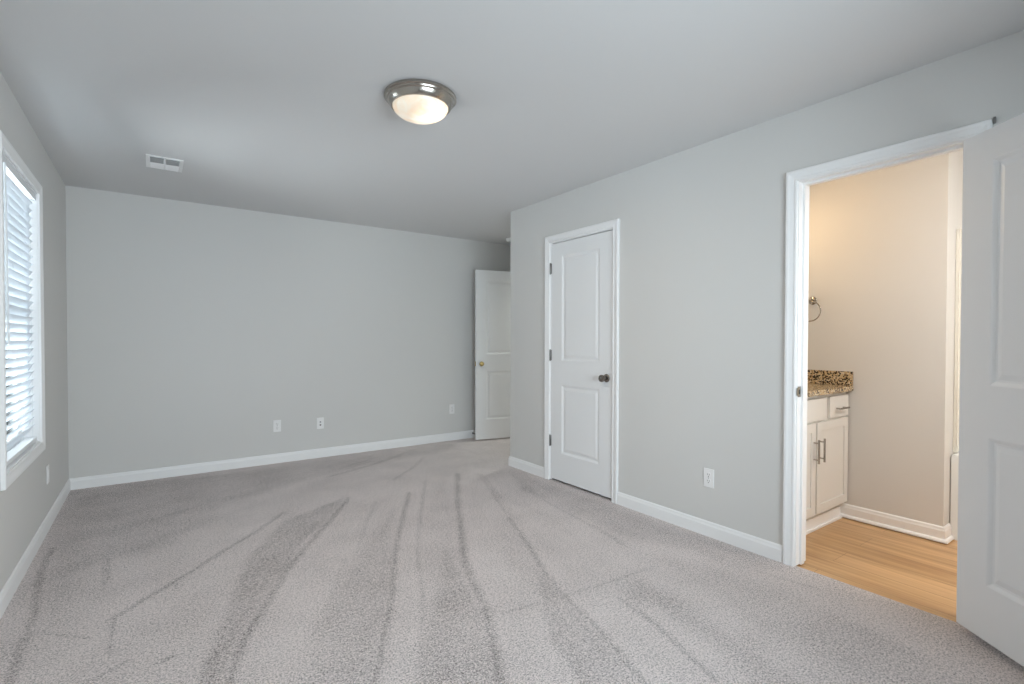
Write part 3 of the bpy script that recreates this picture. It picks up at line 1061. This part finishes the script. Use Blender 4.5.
def pull(parent, p0, p1, out=0.030):
    p0, p1 = Vector(p0), Vector(p1)
    bm = bmesh.new()
    d = (p1 - p0).normalized()
    q = Vector((0, -out, 0))
    tube(bm, [p0 + q - d * 0.022, p1 + q + d * 0.022], 0.006, 12)
    tube(bm, [p0, p0 + q], 0.0045, 10)
    tube(bm, [p1, p1 + q], 0.0045, 10)
    return obj('bar_pull', bm, 'nickel', parent, smooth=40)


yf = VY - 0.019
boxes('toe_board', [(VX0, VX1 - 0.026, VY + 0.016, VY + 0.0295, -0.0055, 0.075), (VX0, VX1 - 0.026, VY + 0.004, VY + 0.016, -0.0055, 0.012)], 'trim', parent=van, bevel=0.003)
dr = front('door', 3.408, 3.862, 0.115, 0.693, True)
pull(dr, (3.437, yf, 0.470), (3.437, yf, 0.575))
dl = front('door', 2.940, 3.388, 0.115, 0.693, True)
pull(dl, (3.359, yf, 0.470), (3.359, yf, 0.575))
w1 = front('drawer', 3.582, 3.862, 0.708, 0.846, False)
pull(w1, (3.675, yf, 0.766), (3.775, yf, 0.766))
w2 = front('drawer', 2.940, 3.215, 0.708, 0.846, False)
pull(w2, (3.030, yf, 0.766), (3.130, yf, 0.766))
front('false_drawer_front', 3.240, 3.538, 0.708, 0.846, False)

top_ = empty('vanity_countertop', (0, 0, 0), label='brown speckled granite countertop on the bathroom vanity', cat='countertop')
boxes('slab', [(VX0, VX1, VY - 0.045, 2.028, VZ + 0.0005, VZ + 0.034)], 'granite', parent=top_, bevel=0.002)
boxes('side_splash', [(VX1 - 0.020, VX1, VY - 0.043, 2.006, VZ + 0.035, VZ + 0.131)], 'granite', parent=top_, bevel=0.0015)
boxes('back_splash', [(VX0, VX1, 2.008, 2.028, VZ + 0.035, VZ + 0.131)], 'granite', parent=top_, bevel=0.0015)

ring = empty('towel_ring', (XB, 1.697, 1.500), label='round nickel towel ring on the warm bathroom wall', cat='towel ring')
bm = bmesh.new()
lathe(bm, [(0.0, 0.0003), (0.029, 0.0003), (0.029, 0.005), (0.024, 0.010), (0.012, 0.013), (0.0, 0.013)], (0, 0, 0), (-1, 0, 0), 32, cap=False)
lathe(bm, [(0.0, 0.010), (0.009, 0.010), (0.008, 0.036), (0.012, 0.044), (0.012, 0.052), (0.0, 0.056)], (0, 0, 0), (-1, 0, 0), 24, cap=False)
obj('mounting_post', bm, 'nickel', ring, smooth=35)
bm = bmesh.new()
rr = 0.072
tube(bm, [(-0.046 - 0.004 * math.sin(a) * 0, rr * math.sin(a), -rr - 0.004 + rr * math.cos(a)) for a in [2 * math.pi * k / 48 for k in range(48)]], 0.0042, 10, closed=True)
obj('ring', bm, 'nickel', ring, smooth=60)

# tub with its surround
TX0, TX1, TY0, TY1, RIM = 3.985, 4.748, -0.585, 0.940, 0.520
tub = empty('bathtub', (0, 0, 0), label='white bathtub partly hidden behind the open bathroom door', cat='bathtub')
bm = bmesh.new()
box_outer = [(TX0, TY0), (TX1, TY0), (TX1, TY1), (TX0, TY1)]


def loop(inset, z, rad=0.0, n=6):
    x0, x1, y0, y1 = TX0 + inset, TX1 - inset, TY0 + inset, TY1 - inset
    out = []
    for cx, cy, a0 in ((x1 - rad, y1 - rad, 0), (x0 + rad, y1 - rad, 90), (x0 + rad, y0 + rad, 180), (x1 - rad, y0 + rad, 270)):
        for k in range(n + 1):
            a = math.radians(a0 + 90.0 * k / n)
            out.append(bm.verts.new((cx + rad * math.cos(a), cy + rad * math.sin(a), z)))
    return out


loops = [loop(0.0, -0.005, 0.004), loop(0.0, RIM - 0.02, 0.004), loop(0.004, RIM - 0.004, 0.008), loop(0.014, RIM, 0.014), loop(0.075, RIM, 0.09),
         loop(0.090, RIM - 0.012, 0.10), loop(0.120, 0.18, 0.12), loop(0.190, 0.10, 0.12)]
for a, b in zip(loops, loops[1:]):
    m = len(a)
    for k in range(m):
        j = (k + 1) % m
        bm.faces.new((a[k], a[j], b[j], b[k]))
bm.faces.new(loops[-1])
bm.faces.new(loops[0][::-1])
obj('tub_shell', bm, 'tub', tub, smooth=35)
sur = empty('tub_surround', (0, 0, 0), label='cream moulded surround panel above the bathtub', cat='tub surround')
bm = bmesh.new()
box(bm, TX0 + 0.052, TX1, TY1 - 0.010, TY1 + 0.004, RIM + 0.001, 1.905)
box(bm, TX0 + 0.052, TX0 + 0.068, TY1 - 0.016, TY1 - 0.010, RIM + 0.001, 1.905)
box(bm, TX0 + 0.068, TX1 - 0.012, TY1 - 0.016, TY1 - 0.010, 1.889, 1.905)
obj('end_panel', bm, 'surround', sur, bevel=0.003)
boxes('back_panel', [(TX1 - 0.012, TX1, TY0, TY1 - 0.018, RIM + 0.001, 1.905)], 'surround', parent=sur, bevel=0.003)
